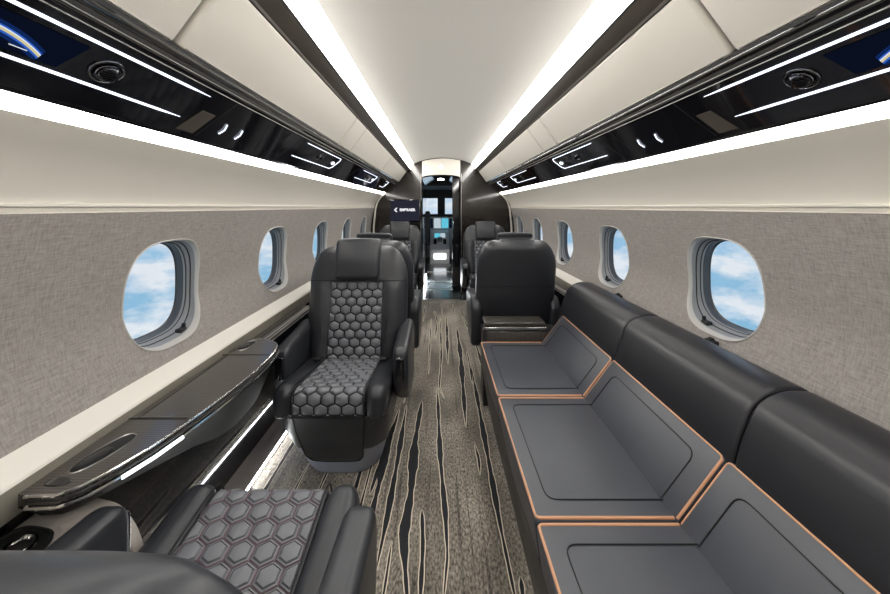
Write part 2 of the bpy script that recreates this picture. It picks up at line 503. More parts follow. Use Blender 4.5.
for w, L in (
    (.006, [(78,62),(66,120),(52,200),(46,222)]),
    (.006, [(100,56),(95,165)]),
    (.010, [(118,56),(120,130),(116,190),(126,212)]),
    (.018, [(130,52),(133,145)]),
    (.026, [(150,72),(158,130),(163,200),(168,268)]),
    (.008, [(160,50),(175,80),(195,108)]),
    (.018, [(178,150),(190,210),(210,320),(235,460),(268,620)]),
    (.030, [(82,216),(68,300),(60,400),(46,480),(50,560),(56,640)]),
    (.018, [(52,225),(35,330),(15,440),(-10,560)]),
    (.016, [(112,190),(118,330),(128,440),(132,520),(124,610)]),
    (.014, [(82,428),(84,500),(78,620)]),
    (.006, [(185,300),(193,330),(196,362)]),
    (.020, [(30,255),(10,310),(-20,400)]),
    (.010, [(106,40),(112,60),(108,95)]),
    (.008, [(170,120),(176,150),(181,185)]),
    (.012, [(275,560),(284,640)]),
    (.007, [(88,30),(84,62)]), (.007, [(120,26),(122,50)]), (.006, [(142,28),(148,60)]),
    ):
    streak([fl(*p) for p in L], w*1.45+.003)
# the streaks outside the aisle, under and between the seats
for x, a, b, w in ((-.79,.5,2.1,.012),(-.74,.7,1.35,.02),(-.68,.2,1.5,.008),(-.60,-.2,1.25,.016),(-.55,.9,1.6,.008),(-.50,-.9,1.3,.014),
                   (-.42,.85,1.5,.02),(-.36,.3,1.6,.010),(-.30,.75,1.9,.018),(-.24,.2,1.15,.010),(-.80,2.0,3.6,.012),(-.70,2.6,3.5,.018),(-.6,2.7,3.9,.01),
                   (-.45,2.7,3.6,.014),(-.30,2.6,4.0,.012),(.28,2.0,3.4,.014),(.36,2.7,3.9,.012),(.5,2.8,3.5,.016),(.62,2.6,4.0,.012),(.75,2.4,3.8,.014),
                   (-.83,-.8,.9,.014),(-.1,-1,.5,.014),(.05,-1,.45,.01),(.12,-.7,.6,.012)):
    w = w*1.7
    streak([(x+.012*math.sin(3*t+x*30)+.02*(t-.5), a+(b-a)*t) for t in [k/8 for k in range(9)]], w)
struct('floor', bm, [M['carpet'], M['carpet_black'], M['carpet_cream']], smooth=False, keep=True, doubles=False)

# forward vestibule floor
bm = BM(); box(bm, -.95, .95, 4.13, 9.4, -.03, .0)
struct('floor_vestibule', bm, M['stone'], smooth=False)
bm = BM()
for y in (4.14, 4.62, 5.15, 5.9, 6.6): box(bm, -.27, .23, y, y+.03, 0, .004)
o = struct('trim_threshold', bm, M['metalgrey'], smooth=False); o.name = 'trim_%d' % (tn+1); tn += 1

# led strip under the rail inner edge
o = strip('floor_light', [(.849,.022),(.849,.028),(.845,.028),(.845,.022)], M['floorled'], s=-1, y0=.9, y1=1.95, closed=True, kind=False)
tag(o, 'thin white light strip low along the left floor rail beside the nearest facing seat', 'light')

# ------------------------------------------------------------------ overhead bins
seams = [-1.3,-.38,.69,1.76,1.99,3.06,4.42]
names = ['behind','first','second','third','fourth','last']
for s, side in ((-1,'left'),(1,'right')):
    seams[2] = .675 if s < 0 else .713
    for k, (a, b) in enumerate(zip(seams, seams[1:])):
        if b < .2: continue
        L = b-a-.011; bm = BM()
        lo = Vector((s*.609,0,1.542)); hi = Vector((s*.500,0,1.690))
        up = (hi-lo).normalized(); nr = Vector((-s*up.z*1.0,0,s*up.x*1.0))
        if nr.x*s > 0: nr = -nr
        hgt = (hi-lo).length
        mtx = Matrix(((0,up.x,nr.x,(lo.x+hi.x)/2),(1,up.y,nr.y,(a+b)/2),(0,up.z,nr.z,(lo.z+hi.z)/2),(0,0,0,1)))
        box(bm, -L/2, L/2, -hgt/2, hgt/2, -.024, .004, .011, 4, mtx=mtx)
        where = {1:'largest, nearest the camera',2:'second from the camera',3:'narrow filler, third from the camera',4:'fourth from the camera',5:'farthest, ending at the dark front wall'}[k]
        t = thing('overhead_bin', 'cream overhead bin door on the %s side, %s' % (side, where), 'overhead bin', (s*.55,(a+b)/2,1.62), 0, 'cream overhead bin doors')
        o = obj('door', bm, M['cream'], t); o.location = (-s*.55,-(a+b)/2,-1.62)
        bm = BM()
        e = (lo - nr*-.005) + up*.006
        tube(bm, [(e.x,a+.02,e.z),(e.x,b-.02,e.z)], .0022, 6)
        o = obj('edge_bead', bm, M['chrome'], t); o.location = (-s*.55,-(a+b)/2,-1.62)

# ------------------------------------------------------------------ overhead service panels
def sp(s, t, y, h=0):
    """point on the black service panel: t 0..1 across it, h proud of it"""
    a = Vector((.655,0,1.517)); b = Vector((.798,0,1.410)); p = a.lerp(b, t)
    n = Vector((-(1.517-1.410),0,-(.798-.655))).normalized()
    p = p+n*h; return Vector((s*p.x, y, p.z))
def sn(s):
    n = Vector((-(1.517-1.410),0,-(.798-.655))).normalized(); return Vector((s*n.x,0,n.z))
for s, side in ((-1,'left'),(1,'right')):
    t = thing('service_panel', 'long glossy black overhead service panel with light lines on the %s side' % side, 'service panel', (0,0,0))
    prof = [(.612,1.537),(.630,1.536),(.636,1.533),(.639,1.524),(.648,1.522),(.655,1.517),(.796,1.4115),(.801,1.401),(.804,1.410),(.66,1.56)]
    bm = BM(); loft(bm, [[(s*x,y,z) for x,z in prof] for y in (Y0,Y1)])
    obj('housing', bm, M['black'], t)
    bm = BM()
    for (x,z) in ((.6385,1.523),(.6565,1.5145)): tube(bm, [(s*x,Y0,z),(s*x,Y1,z)], .0013, 6)
    obj('bead', bm, M['metalgrey'], t)
    # light lines either side of the display
    for tt, yb in ((.14,.875),(.67,.865)):
        bm = BM(); Ls = [sp(s,tt,Y0+.4,.001), sp(s,tt,.8,.001), sp(s,tt+.0,yb,.001)]
        for a, b, ra, rb in ((Ls[0],Ls[1],.0031,.0031),(Ls[1],Ls[2],.0031,.0008)):
            n = 8; q = (b-a).normalized().to_track_quat('Z','Y')
            loft(bm, [[p + q @ Vector((r*math.cos(2*PI*k/n), r*math.sin(2*PI*k/n),0)) for k in range(n)] for p, r in ((a,ra),(b,rb))])
        obj('light_line', bm, M['led'], t)
    # display
    ya, yb = (.385, .585) if s < 0 else (.405, .615)
    def quad(bm, t0, t1, y0, y1, h, mi=0, skew=0):
        vs = [bm.verts.new(sp(s,a,b,h)) for a,b in ((t0,y0),(t0,y1),(t1,y1-skew),(t1,y0))]
        f = bm.faces.new(vs); f.material_index = mi
    bm = BM()
    A = [sp(s,.23,ya,.0015),sp(s,.23,yb,.0015),sp(s,.60,yb-.01,.0015),sp(s,.60,ya,.0015)]
    loft(bm, [A, [p+sn(s)*.001 for p in A]])
    d = obj('display', bm, M['scr_bg'], t, smooth=False)
    bm = BM(); n = 20
    for k in range(n):   # planet arc with a bright limb
        u0, u1 = k/n, (k+1)/n
        f = lambda u: .33+.35*(u-.5)**2+.10*u
        for lo, hi, mi in ((-.05,-.012,3),(-.012,.004,0),(.004,.016,2),(.016,.040,1),(.040,.06,0),(.06,.10,3)):
            P4 = [sp(s,f(u0)+lo,.0+ya+.03+.13*u0,.0033), sp(s,f(u1)+lo,.0+ya+.03+.13*u1,.0033), sp(s,min(.595,f(u1)+hi),.0+ya+.03+.13*u1,.0033), sp(s,min(.595,f(u0)+hi),.0+ya+.03+.13*u0,.0033)]
            bm.faces.new([bm.verts.new(p) for p in P4]).material_index = mi
    obj('planet_image', bm, [M['scr_blue'],M['scr_gold'],M['scr_white'],M['scr_deep']], d, smooth=False)
    for tt_, yy, ww in ((.50,.02,.030),(.50,.075,.025),(.53,.03,.018),(.53,.12,.022),(.46,.085,.012)):
        bm = BM(); a_, b_ = sp(s,tt_,ya+yy,.0034), sp(s,tt_,ya+yy+ww,.0034)
        tube(bm, [a_, b_], .0009, 5); obj('readout', bm, M['scr_white'], d)   # illegible lines of tiny figures
    # air vent beside the display
    def vent(parent, y, r, tt=.42):
        c = sp(s,tt,y,.002); n = sn(s)
        bm = BM(); torus(bm, c, n, r, r*.12); torus(bm, c+n*.004, n, r*.72, r*.07)
        v = obj('air_vent', bm, M['ventring'], parent)
        bm = BM(); tilt = (n + Vector((0,-.35,0))).normalized()
        cyl(bm, c+n*.002, tilt, r*.72, r*.6, r*.35); torus(bm, c+n*.002+tilt*r*.35, tilt, r*.5, r*.1)
        q = tilt.to_track_quat('Z','Y')
        for k in range(-2,3):
            m3 = Matrix.Translation(c+n*.002+tilt*r*.37) @ q.to_matrix().to_4x4()
            box(bm, -r*.45, r*.45, k*r*.18-.0008, k*r*.18+.0008, 0, r*.08, mtx=m3)
        obj('nozzle', bm, M['black'], v)
    vent(t, .640 if s < 0 else .675, .026)
    # recessed lamp and vent groups further forward
    def group(y0, y1, arms):
        bm = BM()
        W = [sp(s,.16,y0,.001),sp(s,.16,y1,.001),sp(s,.20,y1+.02,.001)]
        path = [sp(s,.12,y0,.002), sp(s,.12,y1-.02,.002), sp(s,.22,y1,.002), sp(s,.58,y1,.002), sp(s,.66,y1-.02,.002), sp(s,.66,y0,.002)]
        tube(bm, path, .0020, 6); obj('light_frame', bm, M['led'], t)
        vent(t, (y0+y1)/2-.02, .020, .38)
        bm = BM(); c = sp(s,.40,y1-.06,.0012)
        cyl(bm, c, sn(s), .012, .010, .006); obj('reading_lamp', bm, M['ledsoft'], t)
    for a, b in ((1.52,2.05),(2.65,3.25),(3.75,3.98)): group(a, b, 1)
    for y in ((1.02, 1.10) if s < 0 else (1.15, 1.25)):
        bm = BM(); tube(bm, [sp(s,.50,y,.003), sp(s,.62,y+.012,.004), sp(s,.74,y+.01,.003)], .0020, 6)
        obj('handle_light', bm, M['led'], t)
    bm = BM(); Q = [sp(s,.42,.90,.0008),sp(s,.42,.95,.0008),sp(s,.90,.95,.0008),sp(s,.90,.89,.0008)]
    loft(bm, [Q, [p+sn(s)*.002 for p in Q]]); obj('mask_cover', bm, M['trimdark'], t, smooth=False)
    for y in (.97,1.34,1.44,2.15,2.5,3.5):
        bm = BM(); tube(bm, [sp(s,.02,y,.0004), sp(s,.95,y,.0004)], .0008, 5)
        obj('panel_gap', bm, M['satin'], t)

# ------------------------------------------------------------------ seats
def make_seat(label, loc, rz, back_len=.650, lean=.21, thread=False, hr=True, rnd=.125):
    t = thing('cabin_seat', label, 'seat', loc, rz, 'quilted leather cabin seats')
    # skirt: octagonal, narrowing to the floor
    bm = BM(); rings = []
    def oct(hw, yf, yb, z, c=.07):
        return [(-hw+c,yf,z),(hw-c,yf,z),(hw,yf+c,z),(hw,yb-c,z),(hw-c,yb,z),(-hw+c,yb,z),(-hw,yb-c,z),(-hw,yf+c,z)]
    for z, hw, yf, yb, c in ((0.0,.165,-.105,.20,.07),(.02,.175,-.118,.21,.07),(.075,.19,-.135,.22,.07),(.16,.212,-.175,.24,.06),(.28,.228,-.225,.25,.05),(.345,.23,-.238,.25,.045)):
        rings.append([Vector(p) for p in fillet([q+() for q in oct(hw,yf,yb,z,c)], .03, 3)])
    loft(bm, rings); obj('base', bm, M['leather_floor_glow'], t)
    # upper skirt band in the seat leather, without the painted floor glow
    bm = BM(); rings = []
    for z, hw, yf, yb, c in ((.165,.217,-.180,.243,.060),(.18,.219,-.187,.244,.06),(.28,.232,-.230,.253,.05),(.35,.234,-.243,.253,.045)):
        rings.append([Vector(p) for p in fillet([q+() for q in oct(hw,yf,yb,z,c)], .03, 3)])
    loft(bm, rings); obj('side_skirt', bm, M['leather'], t)
    # footrest panel let into the front
    def fr(x, z, h=0):
        # front plane of the skirt
        zs = [0,.02,.075,.16,.28,.36]; ys = [-.105,-.118,-.135,-.18,-.230,-.246]
        for i in range(5):
            if z <= zs[i+1]: y = ys[i]+(ys[i+1]-ys[i])*(z-zs[i])/(zs[i+1]-zs[i]); break
        return Vector((x, y-.004-h, z))
    bm = BM(); out = fillet([(-.145,.348),(.145,.348),(.118,.085),(-.118,.085)], [.004,.004,.06,.06], 6)
    cols = 10; zz = sorted({.348,.28,.22,.16,.12,.10,.085}, reverse=True)
    def hwz(z):
        w = .118+.027*(z-.085)/(.348-.085)
        if z < .145: w -= .06*(1-math.sqrt(max(0, 1-((.145-z)/.06)**2)))
        return w
    R = []
    for z in [.348,.30,.28,.24,.20,.16,.145,.13,.115,.102,.093,.087,.085]:
        w = hwz(z); R.append([fr(-w+2*w*k/cols, z, .008*min(1,(z-.083)/.02, 1)) for k in range(cols+1)])
    loft(bm, R, False, False, closed=False)
    border = [r[0]-Vector((0,-.001,0)) for r in R] + [r for r in R[-1][1:-1]] + [r[-1] for r in R[::-1]]
    fp = obj('footrest_panel', bm, M['leather'], t)
    bm = BM(); tube(bm, [Vector(p)+Vector((0,-.001,0)) for p in border], .0028, 6); obj('seam', bm, M['seam'], fp)
    # seat cushion : path from back to front, rolling over the front edge
    path2 = fillet([(.17,.395),(-.265,.455),(-.262,.352)], [.0,.075,.0], 10, closed=False)
    path = [Vector((0,a,b)) for a, b in [(p.x,p.y) for p in path2]]
    acc = [0]
    for a, b in zip(path, path[1:]): acc.append(acc[-1]+(b-a).length)
    def sf(u, v, h, dz=0):
        v = max(0, min(acc[-1]-1e-6, v)); i = 0
        while acc[i+1] < v: i += 1
        tt = (v-acc[i])/(acc[i+1]-acc[i]); p = path[i].lerp(path[i+1], tt)
        def nrm(j):
            d = (path[min(j+1,len(path)-1)]-path[max(j-1,0)]).normalized(); return Vector((0,d.z,-d.y)) if True else None
        n = nrm(i).lerp(nrm(i+1), tt).normalized()
        if n.z < 0 and n.y > 0: n = -n
        return Vector((u,0,0)) + p + n*h
    prof = [(p.y,p.z) for p in path] + [(.17,.352)]
    bm = BM(); pillow(bm, prof, -.148, .148, .004); cu = obj('seat_cushion', bm, M['leather'], t)
    q = quilt(lambda u,v,h: sf(u,v,h), -.142, .142, .03, acc[-1]-.012, .056, .0075, thread)
    obj('quilted_panel', q, [M['leather_pad'],M['groove_mauve' if thread else 'groove'],M['thread']], cu, keep=False, doubles=False)
    for sx in (-1,1):
        bp2 = fillet([(.18,.40),(-.272,.475),(-.275,.352),(.18,.352)], [.02,.085,.01,.01], 8)
        bm = BM(); a, b = (.147,.232) if sx > 0 else (-.232,-.147)
        pillow(bm, [(p.x,p.y) for p in bp2], a, b, .036); bb = obj('side_bolster', bm, M['leather'], t)
        bm = BM(); tube(bm, [Vector((sx*.1465, p.x, p.y)) for p in bp2[1:-6]], .0022, 6); obj('seam', bm, M['seam'], bb)
    bm = BM(); tube(bm, [(-.232,-.235,.352),(-.21,-.258,.352),(-.15,-.264,.352),(.15,-.264,.352),(.21,-.258,.352),(.232,-.235,.352)], .003, 6)
    obj('front_seam', bm, M['seam'], t)
    # backrest
    hinge = Vector((0,.175,.34)); d = Vector((0,math.sin(lean),math.cos(lean))); n = Vector((0,-math.cos(lean),math.sin(lean)))
    L = back_len
    def W(s):
        w = .236 + .034*min(1, s/.25)
        k = (s-(L-.24))/.24
        if k > 0: w -= rnd*(1-math.sqrt(max(0,1-min(1,k)**2.6)))
        return w
    def T(s):
        tt = .058+.006*math.sin(PI*min(1,s/L))
        k = (s-(L-.05))/.05
        if k > 0: tt *= math.sqrt(max(.02,1-k*k*.96))
        return tt
    E = 4.0
    def bump(x, s):
        k = max(0, min(1, (abs(x)-.143)/.03)); k = k*k*(3-2*k)
        lo = max(0, min(1, (L-.20-s)/.02))
        e = max(0, min(1, (W(s)-abs(x))/.05))
        return .024*k*lo*e + .012*(1-lo)*max(0,min(1,(L-s)/.05))
    def bf(x, s, h=0):
        w, tt = W(s), T(s); u = min(.999, abs(x)/w)
        f = tt*(1-u**E)**(1/E) + bump(x,s)
        return hinge + d*s + Vector((x,0,0)) + n*(f+h)
    bm = BM(); rings = []
    ss = [L*k/26 for k in range(23)] + [L-.05,L-.035,L-.022,L-.012,L-.004,L]
    ss = sorted(set(ss))
    for s in ss:
        w, tt = W(s), T(s); ring = []
        for a, b in sring(56, w, tt, E):
            ring.append(hinge + d*s + Vector((a,0,0)) + n*(b + (bump(a,s) if b > 0 else -.012*(1-(a/w)**2))))
        rings.append(ring)
    loft(bm, rings); bk = obj('backrest', bm, M['leather'], t)
    top = L-.20
    q = quilt(lambda u,v,h: bf(u,v,h), -.140, .140, .05, top-.005, .056, .009, thread)
    obj('quilted_panel', q, [M['leather_pad'],M['groove_mauve' if thread else 'groove'],M['thread']], bk, doubles=False)
    bm = BM()
    tube(bm, [bf(x,top+.003,.0005) for x in [-.262+.524*k/30 for k in range(31)]], .0026, 6)
    for sx in (-1,1):
        tube(bm, [bf(sx*.1425,s,.001) for s in [.05+(top-.05)*k/16 for k in range(17)]], .0022, 6)
        tube(bm, [bf(sx*x,s,.001) for x, s in [(.16+.09*k/8, .16+.055*(k/8)) for k in range(9)]], .0012, 5)
    # rear shell seam
    rs = L*.52; w = W(rs); tt = T(rs)
    tube(bm, [hinge + d*(rs+.015*(1-(a/w)**2)) + Vector((a,0,0)) + n*(-(tt*(1-min(.999,abs(a)/w)**E)**(1/E)) - .012*(1-(a/w)**2) -.0006) for a in [-.262+.524*k/30 for k in range(31)]], .002, 6)
    obj('seam', bm, M['seam'], bk)
    # headrest
    hp = fillet([(.0,0),(.062,.01),(.072,.12),(.054,.222),(.0,.232)], [.012,.02,.03,.03,.012], 5)
    bm = BM(); tmp = BM()
    pillow(tmp, [(-p.x, p.y) for p in hp], -.122, .122, .026, crown=.003)
    base = hinge + d*(L-.195) + n*(T(L*.8)*.75)
    mt = Matrix.Translation(base) @ Matrix(((1,0,0,0),(0,-n.y,d.y,0),(0,-n.z,d.z,0),(0,0,0,1)))
    bmesh.ops.transform(tmp, matrix=mt, verts=tmp.verts); merge(bm, tmp)
    if hr: obj('headrest', bm, M['leather'], t)
    else: bm.free()
    bm = BM()
    cap = fillet([(-.03,-.03),(.06,-.03),(.055,.014),(-.015,.014)], .014, 4)
    tmp = BM(); pillow(tmp, [(-p.x,p.y) for p in cap], -.115, .115, .012)
    base2 = hinge + d*(L-.006) + n*(-.005)
    mt = Matrix.Translation(base2) @ Matrix(((1,0,0,0),(0,-n.y,d.y,0),(0,-n.z,d.z,0),(0,0,0,1)))
    bmesh.ops.transform(tmp, matrix=mt, verts=tmp.verts); merge(bm, tmp)
    if hr: obj('headrest_carrier', bm, M['leather'], t)
    else: bm.free()
    # armrests
    for sx in (-1,1):
        ap = fillet([(-.11,.555),(.24,.585),(.30,.52),(.28,.24),(.04,.24),(-.11,.38)], [.04,.04,.05,.05,.07,.06], 6)
        bm = BM(); a, b = (.236,.306) if sx > 0 else (-.306,-.236)
        pillow(bm, [(p.x,p.y) for p in ap], a, b, .022); ar = obj('armrest', bm, M['leather'], t)
        bm = BM(); box(bm, min(sx*.250,sx*.290), max(sx*.250,sx*.290), -.121, -.102, .42, .525, .008, 3)
        rc = obj('control_recess', bm, M['black'], ar)
        bm = BM(); pp = [(sx*.303,p.x,p.y) for p in fillet([(-.108,.535),(.235,.565)],.0,2,closed=False)]
        tube(bm, pp, .0010, 5); obj('seam', bm, M['thread'], ar)
    # belt anchors at the back of the cushion
    for sx in (-1,1):
        bm = BM(); box(bm, sx*.165-.018, sx*.165+.018, .055, .085, .425, .442, .005, 3); torus(bm, (sx*.165,.05,.437), (0,.3,1), .012, .003, 20, 6)
        obj('belt_buckle', bm, M['satin'], t)
    return t

seatA = make_seat('nearest grey leather seat facing the camera, quilted, beside the carbon side table', (-.497,1.55,0), 0)
def clone(src, label, loc, rz):
    c = copy_tree(src); c.location = loc; c.rotation_euler = (0,0,rz); c['label'] = label; return c
clone(seatA, 'left seat facing away, back to back with the nearest facing seat', (-.49,2.42,0), PI)
clone(seatA, 'far left quilted seat facing the camera, under the black screen', (-.53,3.70,0), 0)
clone(seatA, 'right seat seen from behind, smooth dark back, beyond the sofa', (.475,2.46,0), PI)
clone(seatA, 'far right quilted seat facing the camera, in front of the dark front wall', (.52,3.70,0), 0)
seatN = make_seat('seat in the bottom left corner, facing away, with mauve stitched quilting', (-.49,.60,0), PI, back_len=.515, lean=.28, hr=False, thread=True, rnd=.21)

# ------------------------------------------------------------------ sofa
sofa = thing('sofa', 'long dark grey leather three-seat sofa with orange piping along the right wall', 'sofa', (.5,1.08,0))
SO = Vector((.5,1.08,0))
def so(name, bm, m, parent=sofa):
    bmesh.ops.translate(bm, verts=bm.verts, vec=-SO); return obj(name, bm, m, parent)
bounds = [.27,.815,1.35,1.90]
bm = BM()
pr = fillet([(.205,.30),(.215,.18),(.245,0),(.90,0),(.90,.50),(.66,.50),(.60,.33)], .01, 3)
pillow(bm, [(p.x,p.y) for p in pr], .275, 1.895, .008, 'XZ'); so('base', bm, M['leather_bolster'])
for k, (a, b) in enumerate(zip(bounds, bounds[1:])):
    a += .003; b -= .003
    bm = BM()
    pr = fillet([(.194,.400),(.562,.400),(.60,.24),(.214,.24)], [.012,.012,.02,.02], 4)
    pillow(bm, [(p.x,p.y) for p in pr], a, b, .010, 'XZ', crown=.003)
    c = so('seat_cushion', bm, M['leather_sofa'])
    bm = BM(); z = .3995
    tube(bm, fillet([(.555,a+.006,z),(.200,a+.006,z),(.200,b-.006,z),(.555,b-.006,z)], .012, 4, closed=False), .0038, 8)
    so('piping', bm, M['pipe'], c)
    bm = BM(); z = .4025
    tube(bm, fillet([(.565,a+.055,z),(.245,a+.055,z),(.245,b-.055,z),(.565,b-.055,z)], .03, 5, closed=False), .0016, 6)
    so('seam', bm, M['seam'], c)
    # back cushion: slanted slab
    lo = Vector((.548,0,.385)); hi = Vector((.682,0,.562)); up = (hi-lo).normalized(); nr = Vector((-up.z,0,up.x)); hg = (hi-lo).length
    mt = Matrix(((0,up.x,nr.x,lo.x),(1,up.y,nr.y,0),(0,up.z,nr.z,lo.z),(0,0,0,1)))
    bm = BM(); box(bm, a, b, -.03, hg, -.11, .0, .010, 3, mtx=mt)
    c = so('back_cushion', bm, M['leather_sofa'])
    bm = BM()
    tube(bm, [mt @ Vector(p) for p in fillet([(a+.005,.02,-.004),(a+.005,hg-.005,-.004),(b-.005,hg-.005,-.004),(b-.005,.02,-.004)], .012, 4, closed=False)], .0038, 8)
    so('piping', bm, M['pipe'], c)
    bm = BM()
    tube(bm, [mt @ Vector(p) for p in fillet([(a+.06,.02,.001),(a+.06,hg-.045,.001),(b-.06,hg-.045,.001),(b-.06,.02,.001)], .03, 5, closed=False)], .0016, 6)
    so('seam', bm, M['seam'], c)
for a, b in ((.27,.80),(.80,1.345),(1.345,1.955)):
    bm = BM()
    pr = fillet([(.672,.50),(.690,.60),(.735,.715),(.80,.748),(.88,.745),(.925,.69),(.925,.50)], [.01,.05,.05,.04,.03,.03,.01], 5)
    pillow(bm, [(p.x,p.y) for p in pr], a+.002, b-.002, .012, 'XZ'); so('top_bolster', bm, M['leather_bolster'])
for y in (.60,1.14,1.74):
    bm = BM(); box(bm, .926, .950, y, y+.04, .700, .719, .004, 3)
    box(bm, .930, .944, y+.012, y+.03, .717, .726, .003, 3); so('belt_guide', bm, M['matte'])

# ------------------------------------------------------------------ cabinet between the sofa and the right seat
cab = thing('side_cabinet', 'low black cabinet with a carbon weave top at the far end of the sofa', 'cabinet', (.42,2.0,0))
def cb(name, bm, m, parent=cab):
    bmesh.ops.translate(bm, verts=bm.verts, vec=-Vector((.42,2.0,0))); return obj(name, bm, m, parent)
bm = BM(); box(bm, .215,.66,1.925,2.03,0,.462,.006); cb('body', bm, M['satin'])
bm = BM(); box(bm, .225,.59,1.918,2.04,.478,.506,.006); cb('top', bm, M['carbon'])
bm = BM(); box(bm, .232,.60,1.922,2.035,.462,.478,.001); cb('shadow_gap', bm, M['metalgrey'])
bm = BM(); box(bm, .240,.645,1.917,1.925,.25,.452,.003); fpn = cb('front_panel', bm, M['carbon'])
bm = BM(); tube(bm, [(.226,1.9175,.475),(.59,1.9175,.475)], .003, 6); cb('edge_bead', bm, M['chrome'])

# ------------------------------------------------------------------ left side tables
def shelf(label, outline, z, th, apron, split=None, aft=True, mirror=1, far_cap=False):
    loc = Vector((mirror*outline[0][0], outline[0][1], 0))
    t = thing('side_table', label, 'side table', loc)
    def ad(name, bm, m, parent=t):
        if mirror < 0:
            bmesh.ops.scale(bm, vec=(-1,1,1), verts=bm.verts); bmesh.ops.recalc_face_normals(bm, faces=bm.faces)
        bmesh.ops.translate(bm, verts=bm.verts, vec=-loc); return obj(name, bm, m, parent)
    cx = sum(p[0] for p in outline)/len(outline); cy = sum(p[1] for p in outline)/len(outline)
    O = [Vector((p[0],p[1])) for p in outline]
    bm = BM(); loft(bm, [[(p.x,p.y,q) for p in O] for q in (z-th, z)])
    tp = ad('top', bm, M['carbon'])
    # inner (aisle side) edge: points whose x is the curved front
    edge = [p for p in O if p.x > -.888]
    bm = BM(); tube(bm, [(p.x,p.y,z-.003) for p in edge], .0035, 8)
    ad('edge_bead', bm, M['chrome'])
    bm = BM(); tube(bm, [(p.x+.004,p.y,z-th*.55) for p in edge], .003, 8)
    ad('edge_bead', bm, M['satin'])
    bm = BM(); tube(bm, [(p.x+.003,p.y,z-th-.002) for p in edge], .0055, 8)
    ad('edge_bead', bm, M['chrome'])
    if apron == 'lit':
        bm = BM(); tube(bm, [(p.x+.0075,p.y,z-th-.0025) for p in edge if .675 < p.y < .90], .0048, 8)  # bright stretch of the chrome edge, put in as a glowing bead
        ad('edge_glow', bm, M['ledsoft'])
    # glossy belly below
    bm = BM(); rings = []
    for q in range(9):
        a = PI/2*q/8; k = math.sin(a); zz = z-th-.004-.165*(1-math.cos(a))
        dep = lambda y: .30+.70*min(1, max(0, (y-.74)/.35))**1.3
        rings.append([(-.93+(p.x+.93)*(1-.30*(1-math.cos(a))), cy+(p.y-cy)*(1-.10*(1-math.cos(a))), z-th-.004+(zz-(z-th-.004))*dep(p.y)) for p in O])
    loft(bm, rings); ad('belly', bm, M['belly'])
    return t, ad
near = [(-.897,.668),(-.875,.664),(-.845,.667),(-.815,.688),(-.787,.74),(-.765,.80),(-.750,.87),(-.735,.97),(-.722,1.08),(-.718,1.18),(-.722,1.27),(-.730,1.335),(-.745,1.385),(-.768,1.415),(-.800,1.437),(-.840,1.450),(-.897,1.455)]
near = [(max(-.905, -.05+(x+.05)*.972) if y > .8 or x > -.86 else x-.006, y*.966) for x, y in near]
t1, ad1 = shelf('curved carbon weave side table with chrome edge along the left wall, nearest the camera', near, .622, .024, 'lit')
bm = BM()   # lid split lines
tube(bm, [(-.895,.872,.6225),(-.735,.872,.6225)], .0016, 5)
tube(bm, [(-.895,1.25,.6225),(-.80,1.25,.6225),(-.715,1.25,.6225)], .0016, 5)
tube(bm, [(-.872,.872,.6225),(-.872,1.25,.6225)], .0016, 5)
ad1('lid_gap', bm, M['seam'])
bm = BM(); tube(bm, [(-.893,.879,.624),(-.74,.879,.624)], .0012, 5); ad1('lid_bead', bm, M['metalgrey'])
def dish(ad, cx, cy, hw, hl, rot=0):
    bm = BM()
    def rg(k, z): return [(cx+a*k*math.cos(rot)-b*k*math.sin(rot), cy+a*k*math.sin(rot)+b*k*math.cos(rot), z) for a,b in sring(36, hw, hl, 2.4)]
    loft(bm, [rg(1.06,.6222), rg(1.03,.6245), rg(1.0,.6222)], False, False)
    r = ad('cup_rim', bm, M['metalgrey'])
    bm = BM(); loft(bm, [rg(1.0,.6224), rg(.9,.6228)], True, True); c = ad('cup_recess', bm, M['matte'])
    bm = BM(); loft(bm, [rg(.55,.623), rg(.5,.6285), rg(.3,.6295)], False, True)
    bmesh.ops.translate(bm, verts=bm.verts, vec=(.0,-hl*.35,0)); ad('cup_lid', bm, M['satin'])
dish(ad1, -.838,.755,.024,.060,-.22); dish(ad1, -.852,1.335,.022,.045,-.10)
bm = BM()
rg = lambda k,z: [(-.85+a*k, .672+b*k, z) for a,b in sring(20,.026,.011,2.5)]
loft(bm, [rg(1,.622), rg(.9,.6245)], False, True); ad1('finger_grip', bm, M['black'])

def console(label, y0, y1, xin, m=1):
    t = thing('side_ledge', label, 'side ledge', (m*-.85,y0,0))
    loc = Vector((m*-.85,y0,0))
    def ad(name, bm, mt_, parent=t):
        if m < 0: bmesh.ops.scale(bm, vec=(-1,1,1), verts=bm.verts)
        bmesh.ops.translate(bm, verts=bm.verts, vec=-loc); return obj(name, bm, mt_, parent)
    bm = BM(); box(bm, -.895, xin, y0, y1, .585, .605, .004); ad('top', bm, M['carbon'])
    bm = BM(); box(bm, -.945, xin-.012, y0+.01, y1-.01, .45, .583, .006); ad('body', bm, M['black'])
    bm = BM()
    for dx in (0,-.02): tube(bm, [(xin+dx,y0+.005,.6045),(xin+dx,y1-.005,.6045)], .0018, 6)
    tube(bm, [(xin+.001,y0,.588),(xin+.001,y1,.588)], .002, 6)
    tube(bm, [(-.89,y1-.006,.606),(xin,y1-.006,.606)], .0018, 6)
    ad('edge_bead', bm, M['metalgrey'])
    bm = BM(); tube(bm, [(-.86,y0+.04,.606),(-.86,y1-.04,.606)], .0022, 6); ad('groove', bm, M['seam'])
    return t
console('straight carbon weave side ledge on the left, behind the nearest facing seat', 1.42, 1.93, -.815)
console('straight carbon weave side ledge on the left wall, beside the far left seats', 2.30, 3.55, -.82)
